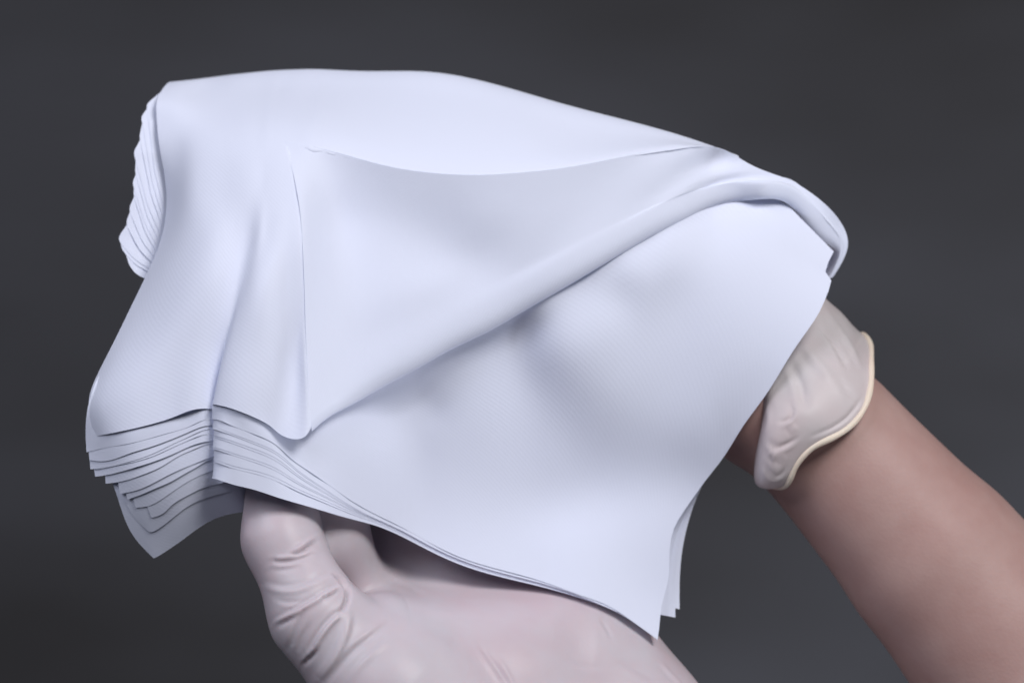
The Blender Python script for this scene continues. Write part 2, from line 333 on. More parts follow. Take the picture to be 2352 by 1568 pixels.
class Relief:
    def __init__(self, box, tones, anchors, step=20.0, smooth=0.006, wa=0.6, smin=-0.6, gain=1.0, v0=201.0):
        x0, y0, x1, y1 = box; nx = int((x1 - x0) / step) + 1; ny = int((y1 - y0) / step) + 1
        self.o = (x0, y0); self.h = step; self.nx = nx; self.ny = ny
        t = np.array(tones, float); S_ = np.clip(slope_of(t[:, 2], v0), smin, 0.5)
        S_ = np.clip(S_ * gain, smin, 0.5)
        T = TPS(np.c_[t[:, :2], S_], lam=0.0006)
        gx, gy = np.meshgrid(x0 + step * np.arange(nx), y0 + step * np.arange(ny), indexing='ij')
        idx = np.arange(nx * ny).reshape(nx, ny); cm = step / 74.0
        lo = t[:, :2].min(0) - 30; hi = t[:, :2].max(0) + 30
        ATA = np.zeros((nx * ny, nx * ny)); ATb = np.zeros(nx * ny)
        def add(ids, co, rhs, w):
            ids = [np.asarray(i).ravel() for i in ids]; rhs = np.broadcast_to(rhs, ids[0].shape); w = np.broadcast_to(w, ids[0].shape)
            for a, ca in zip(ids, co):
                np.add.at(ATb, a, w * ca * rhs)
                for b, cb in zip(ids, co): np.add.at(ATA, (a, b), w * ca * cb)
        my = (gy[:, :-1] + gy[:, 1:]) / 2; mx = gx[:, :-1]
        sl = np.clip(T(np.stack([mx, my], -1)), smin, 0.55)
        dist = np.sqrt(((np.stack([mx, my], -1)[:, :, None, :] - t[None, None, :, :2])**2).sum(-1).min(-1))
        w = np.exp(-(dist / 90.0)**2)
        add([idx[:, 1:], idx[:, :-1]], [1 / cm, -1 / cm], sl.ravel(), w.ravel())
        add([idx[1:], idx[:-1]], [1 / cm, -1 / cm], 0.0, 0.02)
        add([idx[2:], idx[1:-1], idx[:-2]], [1 / cm, -2 / cm, 1 / cm], 0.0, smooth)
        add([idx[:, 2:], idx[:, 1:-1], idx[:, :-2]], [1 / cm, -2 / cm, 1 / cm], 0.0, smooth * 0.5)
        add([idx[1:, 1:], idx[:-1, 1:], idx[1:, :-1], idx[:-1, :-1]], [1 / cm, -1 / cm, -1 / cm, 1 / cm], 0.0, smooth)
        for a in anchors:
            x, y, d = a[:3]; wt = a[3] if len(a) > 3 else 1.0
            u = np.clip((x - x0) / step, 0, nx - 1.001); v = np.clip((y - y0) / step, 0, ny - 1.001)
            i, j = int(u), int(v); fu, fv = u - i, v - j
            add([np.array([idx[i, j]]), np.array([idx[i + 1, j]]), np.array([idx[i, j + 1]]), np.array([idx[i + 1, j + 1]])],
                [(1 - fu) * (1 - fv), fu * (1 - fv), (1 - fu) * fv, fu * fv], d, wa * wt * 10)
        self.z = np.linalg.solve(ATA + 1e-6 * np.eye(nx * ny), ATb).reshape(nx, ny)
    def __call__(self, xy):
        xy = np.asarray(xy, float); u = np.clip((xy[..., 0] - self.o[0]) / self.h, 0, self.nx - 1.001); v = np.clip((xy[..., 1] - self.o[1]) / self.h, 0, self.ny - 1.001)
        i = u.astype(int); j = v.astype(int); fu = u - i; fv = v - j
        def wts(f): return [((1 - f)**3) / 6, (3 * f**3 - 6 * f**2 + 4) / 6, (-3 * f**3 + 3 * f**2 + 3 * f + 1) / 6, f**3 / 6]
        wu = wts(fu); wv = wts(fv); out = 0
        for a in range(4):
            for b in range(4):
                out = out + wu[a] * wv[b] * self.z[np.clip(i + a - 1, 0, self.nx - 1), np.clip(j + b - 1, 0, self.ny - 1)]
        return out

T_flap = Relief((620, 300, 1964, 1020), [
 (720,360,196),(800,400,192),(850,430,190),(760,440,195),(900,430,192),(950,480,191),(1000,500,191),(1050,540,191),(1100,470,194),(1200,500,194),(1100,575,192),(1150,595,195),(1250,560,198),(1300,480,197),(1400,440,198),(1500,400,200),(1600,370,204),(1350,500,200),(1250,600,206),(1330,550,204),
 (720,480,205),(760,520,208),(850,550,210),(950,610,213),(1050,640,214),(1100,650,212),(1150,650,206),(800,650,210),(900,680,211),(760,750,209),(850,780,207),(950,740,206),(1050,690,205),(1120,690,206),(750,880,207),(820,850,210),(900,830,212),(1000,780,213),(1100,730,213),(1200,680,213),(1300,620,213),(1400,560,213),(1500,500,213),(1600,450,214),(1700,425,214),
 (1450,480,206),(1550,430,206)],
 [(x, y, float(T_main((x, y))) + 0.028, 6) for x, y in FLAP_L + FLAP_T] + [(712,960,2.12),(1680,350,-2.3),
  (1750,398,-2.35),(1830,440,-2.6),(1880,475,-2.9),(1930,540,-3.4)])
_fold = [(800,905),(880,855),(960,810),(1040,760),(1120,715),(1200,670),(1280,620),(1380,565),(1480,510),(1570,465),(1640,440),(1700,430)]
R_front = Relief((500, 430, 1940, 1490), [
 (1750,520,220),(1850,600,219),(1650,540,216),(1560,560,211),(1480,620,207),(1420,625,200),(1400,712,209),(1350,722,208),(1310,690,208),(1430,640,184),(1460,680,189),(1533,640,186),(1560,690,195),(1600,740,199),
 (1650,650,206),(1750,650,210),(1850,700,212),(1750,760,203),(1800,850,199),(1650,800,198),(1550,850,194),(1450,800,197),(1400,770,199),(1350,770,202),(1300,770,199),(1250,730,190),(1225,775,170),(1200,748,154),(1180,768,156),
 (1240,820,166),(1290,870,168),(1335,905,170),(1385,950,172),(1450,1000,174),(1550,1040,171),(1620,1055,168),(1680,980,180),(1700,930,186),(1500,950,186),(1600,950,187),(1400,880,187),(1500,880,192),
 (1150,850,194),(1080,850,190),(1060,830,184),(1000,880,177),(960,920,140),(920,905,146),(940,960,148),(985,895,146),(1000,940,158),(965,975,160),(900,930,160),(880,940,182),(1000,960,182),(1050,1000,189),(1100,930,194),(1150,950,195),(1200,900,192),(1200,1000,189),(1250,1000,186),(1300,1050,185),(1280,1085,188),(1350,1080,186),(1430,1075,184),
 (1100,1050,192),(1000,1050,193),(900,1030,194),(800,1000,194),(720,1010,196),(760,1060,195),(850,1100,199),(950,1120,201),(1050,1150,204),(1150,1130,200),(1250,1130,199),(1350,1130,204),(1450,1120,199),(1550,1110,190),(1580,1130,194),(1500,1160,206),(1400,1180,212),(1300,1200,214),(1200,1200,211),(1100,1230,211),(1250,1280,213),(1350,1300,214),(1450,1280,209),(1500,1250,206),(1440,1350,212),(1500,1350,205),(1490,1430,214)],
 [(530,960,1.86),(565,951,2.06),(600,980,1.98),(632,1020,1.86),(667,1051,1.74),(560,1060,1.88),(530,1110,1.84),(629,1139,1.82),(715,1165,1.68),(560,860,1.55),(620,880,1.35),(690,900,1.1),(690,960,1.35)]
 + [(x, y, float(T_flap((x, y - 10))) - 0.56, 0.8) for x, y in _fold]
 + [(1915,578,-2.6,.3),(1798,465,-2.7,.3)], gain=1.15, v0=201.0)

def T_front(xy):
    xy = np.asarray(xy, float); z = R_front(xy)
    # two hollows where the roll stands clear of the sheet below it
    for cx, cy, ang, sl, sw, am in ((945, 905, -30, 105, 70, 0.75), (1196, 757, -38, 76, 60, 0.38)):
        c, n = math.cos(math.radians(ang)), math.sin(math.radians(ang))
        u = (xy[..., 0] - cx) * c + (xy[..., 1] - cy) * n; v = -(xy[..., 0] - cx) * n + (xy[..., 1] - cy) * c
        z = z - am * np.exp(-(u / sl)**2 - (v / sw)**2)
    return z
EB = [(632, 1020), (667, 1051.5), (716, 1086), (784, 1134), (853, 1176), (922, 1210), (991, 1248), (1067, 1283), (1150, 1308), (1240, 1333), (1330, 1365), (1400, 1392), (1455, 1428), (1510, 1468)]
E_out = [(629, 1139.5), (716, 1165), (798, 1189), (888, 1215), (935, 1238), (1000, 1271), (1067, 1300), (1150, 1324), (1240, 1346), (1330, 1372), (1400, 1396), (1455, 1431), (1508, 1468)]
fB = mono(*np.array(EB).T); fO = mono(*np.array(E_out).T)
rng = np.random.default_rng(7)

def right_edge_y(k, x):
    """lower edge of sheet k to the right of x = 632"""
    f = (RIGHT_Y[k] - 1020.0) / 120.0
    g = [0, 0, .36, .40, .44, .47, .50, .54, .62, .74, 1.0, 1.0, 1.0][k]      # place in the bundle further right
    s = np.clip((x - 632) / 260.0, 0, 1); s = s * s * (3 - 2 * s)
    return fB(x) + (fO(x) - fB(x)) * (f * (1 - s) + g * s)

LOBE_TIP = [(363, 228), (335, 244), (323, 272), (319, 315), (306, 352), (309, 395), (303, 420), (305, 446), (295, 480), (288, 512), (270, 548), (276, 566), (292, 600)]
LOBE_LOW = [(386, 500), (386, 520), (386, 540), (386, 560), (384, 575), (380, 585), (376, 595), (374, 605), (370, 612), (365, 620), (360, 628), (356, 633), (345, 645)]

def lobe(P, k, nu_left, nv_left):
    """the part of sheet k that hangs behind the left fold, its edge fanned out"""
    tx, ty = LOBE_TIP[k]; lx, ly = LOBE_LOW[k]
    left = [(391, 192), (379, 204)]
    for m in range(1, k): left.append((LOBE_TIP[m][0] + 5 + 0.8 * (k - m), LOBE_TIP[m][1] + 2))
    left += [(tx + 2, ty - 5), (tx, ty), (tx + 3, ty + 7), ((tx + lx) / 2 - 6, (ty + ly) / 2 + 8), (lx, ly)]
    pl = np.array(left, float); t_ = np.r_[0, np.cumsum(np.linalg.norm(np.diff(pl, axis=0), axis=1))]
    nl = 60; te = np.linspace(0, t_[-1], nl)
    left = np.stack([np.interp(te, t_, pl[:, c]) for c in (0, 1)], -1)
    ke = np.array([0.25, 0.5, 0.25])
    for _ in range(2): left[1:-1] = left[:-2] * .25 + left[1:-1] * .5 + left[2:] * .25
    right = np.stack([np.linspace(430, 452, nl), np.linspace(205 + 2 * k, ly + 12, nl)], -1)
    q = []
    for t in np.linspace(0, 1, 8):
        xy = left * (1 - t) + right * t
        dd = -0.08 + np.interp(xy[:, 1], [185, 210, 240, 280, 350, 450, 550, 650], [-5.7, -4.75, -4.0, -3.4, -2.95, -2.65, -2.4, -2.15]) - 0.009 * k - 1.3 * t * t
        q.append(np.c_[xy, dd])
    n0 = P.n; P.grid(Pw(np.array(q)), (0.3, 0.1 * k))
    cols = list(np.linspace(int(nu_left * 0.12), int(nu_left * 0.4), 8).astype(int))
    P.bridge([c * nv_left + nv_left - 1 for c in cols], [n0 + nl * j + nl - 1 for j in range(8)])

def bend_ribs(k, rows_up):
    """ribs of sheet k round the left bend; the first ribs are the left flank"""
    e = curve(LEFT_EDGES[k], 7)
    off = 0.019 * k + 0.010 * math.sin(2.3 * k)
    ribs = []
    lc = e[0]
    for i in range(7):
        b = e[i]; rib = []
        top = np.array([228 + (500 - 228) * (i / 6.0), 862 - 10 * (i / 6.0)])
        if k <= 5 and i == 0: path = [b, np.array([196 + 1.2 * k + (2 if k > 1 else 0), 985]), np.array([207, 915]), top]
        else: path = [b, b * 0.8 + top * 0.2, b * 0.5 + top * 0.5, top]
        for j, q in enumerate(path):
            d = float(T_left(q)) - off - [-0.02, 0.01, 0.13, 0.40][j]
            if k == 12 and i == 0 and j: q = [None, (308, 1232), (276, 1160), (257, 1105)][j]; d = float(T_left(q)) - off
            if k == 11 and i == 0 and j: q = [None, (312, 1192), (290, 1155), (262, 1095)][j]; d = float(T_left(q)) - off
            rib.append((q[0], q[1], d))
        ribs.append(rib)
    y = RIDGE_Y[k]
    return ribs, off

def sheet_under(k):
    P = Patches()
    ribs, off = bend_ribs(k, 4)
    y = RIDGE_Y[k]
    UP = [0, 30, 80, 150]
    if k >= 11:                 # the lowest ones pass behind the thumb
        for x, yy, d in [(600, 1165, -0.9), (680, 1170, -1.2), (800, 1190, -1.4)]:
            ribs.append([(x, yy - u * 1.2, d - off * 0.3 - 0.001 * u) for u in UP])
        P.grid(Pw(loft(ribs, 90, 26)))
        lobe(P, k, 80, 26)
        return P
    # tucked behind the bend, round it and along the right flank
    ro = 2.5 * math.sin(k * 1.7)
    offr = 0.012 * k
    rx = lambda yv: np.interp(yv, [735, 802, 872, 929, 1200], [543, 520, 502, 489, 488]) + 2.0
    for dx, dy, d in [(24, 6, 0.82), (9, 2, 1.06), (0, 0, 1.42), (9, 2, 1.66)]:
        ribs.append([(rx(y - u) + dx + ro * (u == 0) + 0.03 * u, y + dy - u, d - offr - 0.0015 * u) for u in UP])
    for x, yy in [(535, MID_Y[k]), (580, (MID_Y[k] + RIGHT_Y[k]) / 2 - 3), (632, RIGHT_Y[k])]:
        ribs.append([(x, yy - u, float(T_front((x, yy - u))) - offr) for u in UP])
    for x in [680, 740, 800, 860, 920, 1000, 1100, 1240, 1340, 1420]:
        yy = float(right_edge_y(k, x))
        ribs.append([(x, yy - u, float(T_front((x, yy - u))) - offr - (0.004 * u if x > 1000 else 0.001 * u)) for u in UP])
    END = {2: [(1537, 1414), (1539, 1300), (1580, 1170), (1680, 1010)],
           3: [(1551, 1417), (1553, 1300), (1592, 1155), (1690, 1000)],
           4: [(1560.5, 1398), (1564, 1285), (1604, 1133), (1694, 995)]}
    if k in END:
        ribs.append([(x - 50, y_ - 8, float(T_front((x - 50, y_ - 8))) - 0.45 - 0.35 * q) for q, (x, y_) in enumerate(END[k])])
        ribs.append([(x, y_, float(T_front((x, y_))) - 0.45 - 0.12 * (k - 2) - 0.15 * q) for q, (x, y_) in enumerate(END[k])])
    else:
        ribs.append([(1480, 1445 - u, float(T_front((1480, 1445 - u))) - 0.05 - offr - 0.004 * u) for u in UP])
    P.grid(Pw(loft(ribs, 200, 26)))
    lobe(P, k, 70, 26)
    return P

def sheet_front():
    """second sheet: left bend and the whole lower front panel"""
    k = 1; P = Patches()
    ribs, off = bend_ribs(k, 12)
    R = 40
    def refine(rib, n=40):
        return curve(rib, n)
    L = [refine(r) for r in ribs]
    y = RIDGE_Y[k]; ts = np.linspace(0, 1, R)
    rx = lambda yv: np.interp(yv, [735, 802, 872, 929, 1200], [543, 520, 502, 489, 488]) + 2.0
    for dx, dy, d in [(24, 6, 0.82), (9, 2, 1.06), (-3, 0, 1.42), (9, 2, 1.66)]:
        yy = y + dy - 130 * ts
        L.append(np.stack([rx(yy) + dx, yy, d - 0.2 * ts], -1))
    bot = [(535, 978), (580, 995), (632, 1020), (667, 1051.5), (716, 1086), (784, 1134), (853, 1176), (922, 1210), (991, 1248), (1067, 1283), (1150, 1308), (1240, 1333), (1330, 1365), (1400, 1392), (1455, 1428), (1490, 1453), (1510, 1468)]
    top = [(585, 850), (620, 850), (660, 880), (710, 900), (760, 880), (830, 850), (910, 800), (990, 755), (1070, 715), (1150, 670), (1250, 610), (1350, 550), (1450, 495), (1560, 450), (1700, 452), (1798, 460), (1915, 578)]
    right = curve([(1510, 1468), (1512, 1457), (1518, 1398), (1524, 1371), (1535, 1330), (1537, 1283), (1547, 1215), (1580, 1160), (1618, 1106), (1665, 1045), (1700, 988), (1760, 905), (1830, 793), (1890, 700), (1903, 668), (1911, 645), (1906, 632), (1894, 622), (1902, 603), (1915, 578)], 60)
    nb = len(bot); n2 = 40
    G = []
    bot_s = np.array(bot); top_s = np.array(top)
    tt = np.linspace(0, 1, n2)
    last = np.array([np.interp(tt, np.linspace(0, 1, 60), right[:, i]) for i in range(2)]).T
    lin_last = bot_s[-1] * (1 - tt[:, None]) + top_s[-1] * tt[:, None]
    bulge = last - lin_last
    us = np.linspace(0, 1, 150)
    # smooth parameter along the bottom
    tb = np.r_[0, np.cumsum(np.linalg.norm(np.diff(bot_s, axis=0), axis=1))]; tb /= tb[-1]
    bs = nat(tb, bot_s, us); tps_ = np.stack([np.interp(us, tb, top_s[:, i]) for i in range(2)], -1)
    xs = np.array([bs[:, None, :] * (1 - tt[None, :, None]) + tps_[:, None, :] * tt[None, :, None]])[0]
    wgt = np.clip((us - 0.55) / 0.45, 0, 1)**1.5
    xs = xs + bulge[None] * wgt[:, None, None]
    D = T_front(xs)
    # small pleat at the upper right border
    pl = np.exp(-((xs[..., 0] - 1895)**2 + (xs[..., 1] - 615)**2) / (2 * 60**2))
    ln = (xs[..., 1] - 640 - 0.60 * (xs[..., 0] - 1900))
    D = D - 0.12 * pl * np.exp(-(ln / 16)**2)
    front = np.concatenate([xs, D[..., None]], -1)
    Lg = loft(np.array([list(r) for r in L] + [front[0], front[5], front[10]]), 90)
    cut = int(np.argmin(np.abs(Lg[:, 0, 0] - 535) + 1e3 * (np.arange(90) < 60)))
    P.grid(Pw(np.concatenate([Lg[:cut], front])))
    lobe(P, k, 60, 40)
    return P

def sheet_top():
    P = Patches()
    G = G_main.copy()
    # where the folded corner lies on it the sheet stays just underneath
    ly = [p[1] for p in FLAP_L]; lx = [p[0] for p in FLAP_L]; tx = [p[0] for p in FLAP_T]; ty = [p[1] for p in FLAP_T]
    ins = np.minimum(G[..., 0] - np.interp(G[..., 1], ly, lx), G[..., 1] - np.interp(G[..., 0], tx, ty))
    front_side = np.arange(220)[None, :] < 165
    lim = T_flap(G[..., :2]) - 0.012 - 0.010 * np.clip(ins - 4, 0, 60)
    lim = lim - 0.06 * np.exp(-((G[..., 0] - 700)**2 + (G[..., 1] - 345)**2) / (2 * 48.0**2))
    use = (ins > 3) & front_side & (G[..., 0] < 1700)
    G[..., 2] = np.where(use, np.minimum(G[..., 2], lim), G[..., 2])
    P.grid(Pw(G))
    # the corner folded back: ribs from its free border down over the roll and under it
    topb = [(655,325),(690,331),(740,341),(820,363),(900,384),(1000,398),(1100,402),(1200,396),(1300,385),(1450,356),(1590,335),(1668,346),(1716,374),(1752,391),(1788,404),(1824,419),(1872,450),(1926,503)]
    fold = [(716,990),(742,967),(800,933),(880,888),(960,845),(1040,800),(1120,762),(1200,716),(1280,670),(1380,611),(1480,553),(1570,506),(1640,477),(1700,463),(1750,457),(1796,461),(1838,498),(1886,551)]
    n = len(topb)
    up = np.array([(-0.18,-0.98),(-0.38,-0.92)]+[(-0.47,-0.88)]*10 + [(-0.40,-0.92),(-0.22,-0.97),(0.08,-0.99),(0.40,-0.91),(0.62,-0.78),(0.72,-0.69)])
    rad = np.array([26,30,35,40,43,46,48,50,50,50,48,46,43,40,37,36,36,34.])
    ribs = []; err0 = []
    for i in range(n):
        a = np.array(topb[i], float); f = np.array(fold[i], float); u = up[i] / np.linalg.norm(up[i]); r = rad[i]
        c = f + u * r                                   # crest: faces the lens
        rib = []
        for ti, t in enumerate([0, .14, .28, .42, .56, .70, .84]):
            q = a * (1 - t) + c * t
            if i == 0:                                  # the left border of the flap
                q = curve([(655,325),(672,395),(686,455),(692,530),(697,600),(700,700),(706,850),(711,945)], at=[t])[0]
            zf = float(T_flap(q))
            if i == 0: zf = T_main(q) + 0.034
            elif i < 11:
                ct = T_main(a) + 0.028 - float(T_flap(a)); zf += max(0.0, 1 - t / 0.28) * ct
                if 0 < ti and i < 6: zf += (err0[ti] - max(0.0, 1 - t / 0.28) * err0[0]) * [0, 0.85, 0.5, 0.22, 0.08, 0.02][i]
            if i == 0: err0.append(zf - float(T_flap(q)))
            rib.append((q[0], q[1], zf))
        dc = float(T_flap(c - (0 if i else 0))); rc = r / 74.0
        if i >= 14: dc = [-2.0, -2.3, -2.65, -3.1][i - 14]
        base = dc
        for ang in [0, 30, 60, 90, 120, 150, 180]:
            al = math.radians(ang)
            q = f + u * r * (1 - math.sin(al)); rib.append((q[0], q[1], base - 0.72 * rc * (1 - math.cos(al))))
        far = [2.2, 3.4] if i < 9 else [1.25, 1.45] if i > 11 else [1.7, 2.3]
        q = f + u * r * far[0]; rib.append((q[0], q[1], base - 1.5 * rc))
        q = f + u * r * far[1]; rib.append((q[0], q[1], base - 1.65 * rc))
        ribs.append(rib)
    # right-hand end: the roll turns over and hangs behind the second sheet
    ribs.append([(1947,555,-3.6),(1946,556,-3.58),(1945,557,-3.56),(1943,558,-3.54),(1941,559,-3.52),(1938,561,-3.5),(1934,564,-3.5),(1930,567,-3.5),(1927,569,-3.52),(1923,572,-3.58),(1919,575,-3.7),(1915,578,-3.9),(1912,580,-4.1),(1910,582,-4.2),(1905,586,-4.3),(1895,592,-4.35)])
    ribs.append([(1914,634,-4.3),(1914,634,-4.29),(1913,635,-4.28),(1912,636,-4.27),(1910,637,-4.26),(1908,638,-4.25),(1905,639,-4.25),(1902,640,-4.25),(1899,641,-4.27),(1896,642,-4.3),(1893,643,-4.35),(1890,644,-4.4),(1887,645,-4.5),(1884,646,-4.55),(1880,647,-4.6),(1875,648,-4.65)])
    G = loft(ribs, 260, 120)
    P.grid(Pw(G), (0.05, 0.4))
    n_main = 300 * 220
    P.bridge([220 * q for q in np.linspace(196, 267, 55).astype(int)], [n_main + 120 * q + 119 for q in np.linspace(40, 150, 55).astype(int)])
    return P

GRP = 'white wipes in the fanned stack'
top = sheet_top().build('cleaning_wipe', M_cloth, THICK)
tag(top, 'uppermost white wipe, its corner folded back into a broad triangular flap', 'wipe', GRP)
fr = sheet_front().build('cleaning_wipe', M_cloth, THICK)
tag(fr, 'white wipe under the rolled fold, its wide front hanging to a point above the palm', 'wipe', GRP)
ORD = ['third', 'fourth', 'fifth', 'sixth', 'seventh', 'eighth', 'ninth', 'tenth', 'eleventh']
for k in range(2, NS):
    o = sheet_under(k).build('cleaning_wipe', M_cloth, THICK)
    if k == NS - 1: lb = 'lowest white wipe of the stack, its single corner hanging furthest down beside the thumb'
    elif k == NS - 2: lb = 'white wipe lying directly on the lowest one, its edge shading the hanging corner'
    elif k == 4: lb = 'fifth white wipe from the top, with the outermost short tip behind the front point'
    elif k == 3: lb = 'fourth white wipe from the top, with the longer second tip behind the front point'
    else: lb = ORD[k - 2] + ' white wipe from the top in the fan of thin edges beside the thumb'
    tag(o, lb, 'wipe', GRP)

# ------------------------------------------------------------------ hands
def capsule_sdf(p, a, b, ra, rb):
    pa = p - a; ba = b - a; h = np.clip((pa @ ba) / (ba @ ba), 0, 1)
    return np.linalg.norm(pa - h[:, None] * ba, axis=1) - (ra + (rb - ra) * h)

def blob_mesh(caps, k, voxel, sub=True, groups=(), kg=0.001):
    """one continuous skin over tapered limbs: caps = [(a, b, ra, rb)] in metres"""
    bm = bmesh.new()
    for a, b, ra, rb in caps:
        a = np.array(a); b = np.array(b); n = max(2, int(np.linalg.norm(b - a) / (min(ra, rb) * 0.3)) + 1)
        for t in np.linspace(0, 1, n):
            c = a * (1 - t) + b * t; r = ra * (1 - t) + rb * t
            g = bmesh.ops.create_icosphere(bm, subdivisions=3, radius=r)
            bmesh.ops.translate(bm, verts=g['verts'], vec=Vector(c))
    me = bpy.data.meshes.new('tmp'); bm.to_mesh(me); bm.free()
    o = bpy.data.objects.new('tmp', me); COL.objects.link(o)
    md = o.modifiers.new('r', 'REMESH'); md.mode = 'VOXEL'; md.voxel_size = voxel
    sm = o.modifiers.new('s', 'SMOOTH'); sm.iterations = 6; sm.factor = 0.5
    if sub:
        ss = o.modifiers.new('ss', 'SUBSURF'); ss.levels = 1; ss.render_levels = 1
    dg = bpy.context.evaluated_depsgraph_get(); ev = o.evaluated_get(dg); m2 = ev.to_mesh()
    V = np.empty(len(m2.vertices) * 3); m2.vertices.foreach_get('co', V); V = V.reshape(-1, 3)
    F = [tuple(p.vertices) for p in m2.polygons]
    ev.to_mesh_clear(); bpy.data.objects.remove(o, do_unlink=True); bpy.data.meshes.remove(me)
    def sdf(p):
        d = np.stack([capsule_sdf(p, np.array(a), np.array(b), ra, rb) for a, b, ra, rb in caps])
        def sm_(d, k):
            m = d.min(0); return m - k * np.log(np.exp(-(d - m) / k).sum(0))
        cuts = [0] + list(groups) + [len(caps)]
        parts = [sm_(d[a:b], k) for a, b in zip(cuts[:-1], cuts[1:])]
        return parts[0] if len(parts) == 1 else sm_(np.stack(parts), kg)
    def grad(p):
        e = 2e-4; g_ = np.stack([sdf(p + e * np.eye(3)[i]) - sdf(p - e * np.eye(3)[i]) for i in range(3)], -1)
        return g_ / np.maximum(np.linalg.norm(g_, axis=1, keepdims=True), 1e-9)
    for _ in range(6):
        V = V - grad(V) * sdf(V)[:, None] * 0.9
    return V, F, grad(V)

def wrinkle(V, Nn, lines, ws=0.9):
    px = to_px(V); h = np.zeros(len(V)); vis = np.clip(-Nn[:, 1] * 2.0 + 0.35, 0, 1)
    for pts, amp, wd, asym in lines:
        wd = wd * ws; amp = amp * ws
        c = curve(pts, 40)
        seg = np.linspace(0, 1, 40)
        best = np.full(len(V), 1e9); sg = np.zeros(len(V)); tt = np.zeros(len(V))
        near = (px[:, 0] > c[:, 0].min() - 6 * wd) & (px[:, 0] < c[:, 0].max() + 6 * wd) & (px[:, 1] > c[:, 1].min() - 6 * wd) & (px[:, 1] < c[:, 1].max() + 6 * wd)
        ix = np.where(near)[0]
        if not len(ix): continue
        q = px[ix]
        for i in range(39):
            a, b = c[i], c[i + 1]; ba = b - a; pa = q - a
            s = np.clip((pa @ ba) / (ba @ ba), 0, 1); d = pa - s[:, None] * ba; r = np.linalg.norm(d, axis=1)
            cr = ba[0] * pa[:, 1] - ba[1] * pa[:, 0]
            up_ = r < best[ix]
            j = ix[up_]; best[j] = r[up_]; sg[j] = np.sign(cr[up_]); tt[j] = (seg[i] + (seg[1]) * s[up_])
        x = best[ix] * sg[ix] / wd; taper = np.sin(np.clip(tt[ix], 0.02, 0.98) * math.pi)**0.6
        prof = np.exp(-x * x) - asym * 0.8 * np.exp(-((x - 1.5)**2)) 
        h[ix] += 1.35 * amp * taper * prof * np.clip(1 - (best[ix] / (5 * wd))**2, 0, 1)
    return V + Nn * (h * vis)[:, None] * 0.01

def pc(x, y, d): return Pw(np.array([x, y, d], float))
def cap(a, b, ra, rb):
    sa, sb = [(DIST - q[2] * 0.01) / DIST for q in (a, b)]
    return (pc(*a), pc(*b), ra * UNIT * sa, rb * UNIT * sb)

# the lower hand: thumb up, palm towards the lens, four fingers spread under the cloth
thumb_caps = [
    cap((634, 1105, -0.55), (645, 1238, 0.15), 72, 75),
    cap((645, 1238, 0.15), (726, 1415, 0.75), 75, 93),
    cap((726, 1415, 0.75), (900, 1590, 0.6), 93, 160),
]
palm_caps = [
    cap((905, 1590, 0.6), (1150, 1830, -0.8), 165, 230),
    cap((880, 1466, -0.3), (1150, 1590, -1.8), 98, 188),
    cap((1150, 1590, -1.8), (1330, 1830, -2.2), 193, 240),
    cap((920, 1430, -1.7), (1290, 1530, -3.2), 70, 182),
    cap((880, 1440, -2.9), (900, 1230, -4.5), 82, 90), cap((1020, 1450, -3.1), (1020, 1240, -4.7), 112, 105), cap((1160, 1460, -3.4), (1150, 1270, -4.8), 122, 110),
    cap((1290, 1500, -3.5), (1425, 1700, -3.0), 185, 205),
    cap((1425, 1700, -3.0), (1560, 2000, -3.0), 205, 230),
    cap((1150, 1830, -1.0), (1480, 2050, -2.6), 220, 230),
    cap((1270, 1440, -4.0), (1330, 1560, -3.4), 120, 170),
    # index, middle, ring, little: three joints each, behind the cloth
    cap((860, 1440, -2.9), (770, 1240, -1.5), 70, 66), cap((770, 1240, -1.5), (766, 1090, -1.3), 64, 62), cap((766, 1090, -1.3), (810, 950, -2.6), 72, 62),
    cap((1060, 1400, -4.0), (980, 1100, -4.6), 95, 80), cap((980, 1100, -4.6), (980, 930, -4.2), 76, 70), cap((980, 930, -4.2), (990, 830, -3.2), 68, 60),
    cap((1180, 1400, -4.2), (1150, 1110, -5.0), 92, 76), cap((1150, 1110, -5.0), (1160, 940, -4.8), 74, 68), cap((1160, 940, -4.8), (1180, 840, -4.0), 66, 58),
    cap((1280, 1420, -4.2), (1310, 1190, -5.0), 84, 70), cap((1310, 1190, -5.0), (1330, 1060, -5.0), 66, 60), cap((1330, 1060, -5.0), (1340, 970, -4.4), 58, 50),
]
V, F, Nn = blob_mesh(thumb_caps + palm_caps, 0.0034, 0.0012, groups=[3], kg=0.0018)
def zc(pts): return [(x * 0.3448 + 474.2, y * 0.3448 + 1027.4) for x, y in pts]
def pcx(pts): return [(x * 0.3697 + 790.3, y * 0.3697 + 1185.5) for x, y in pts]
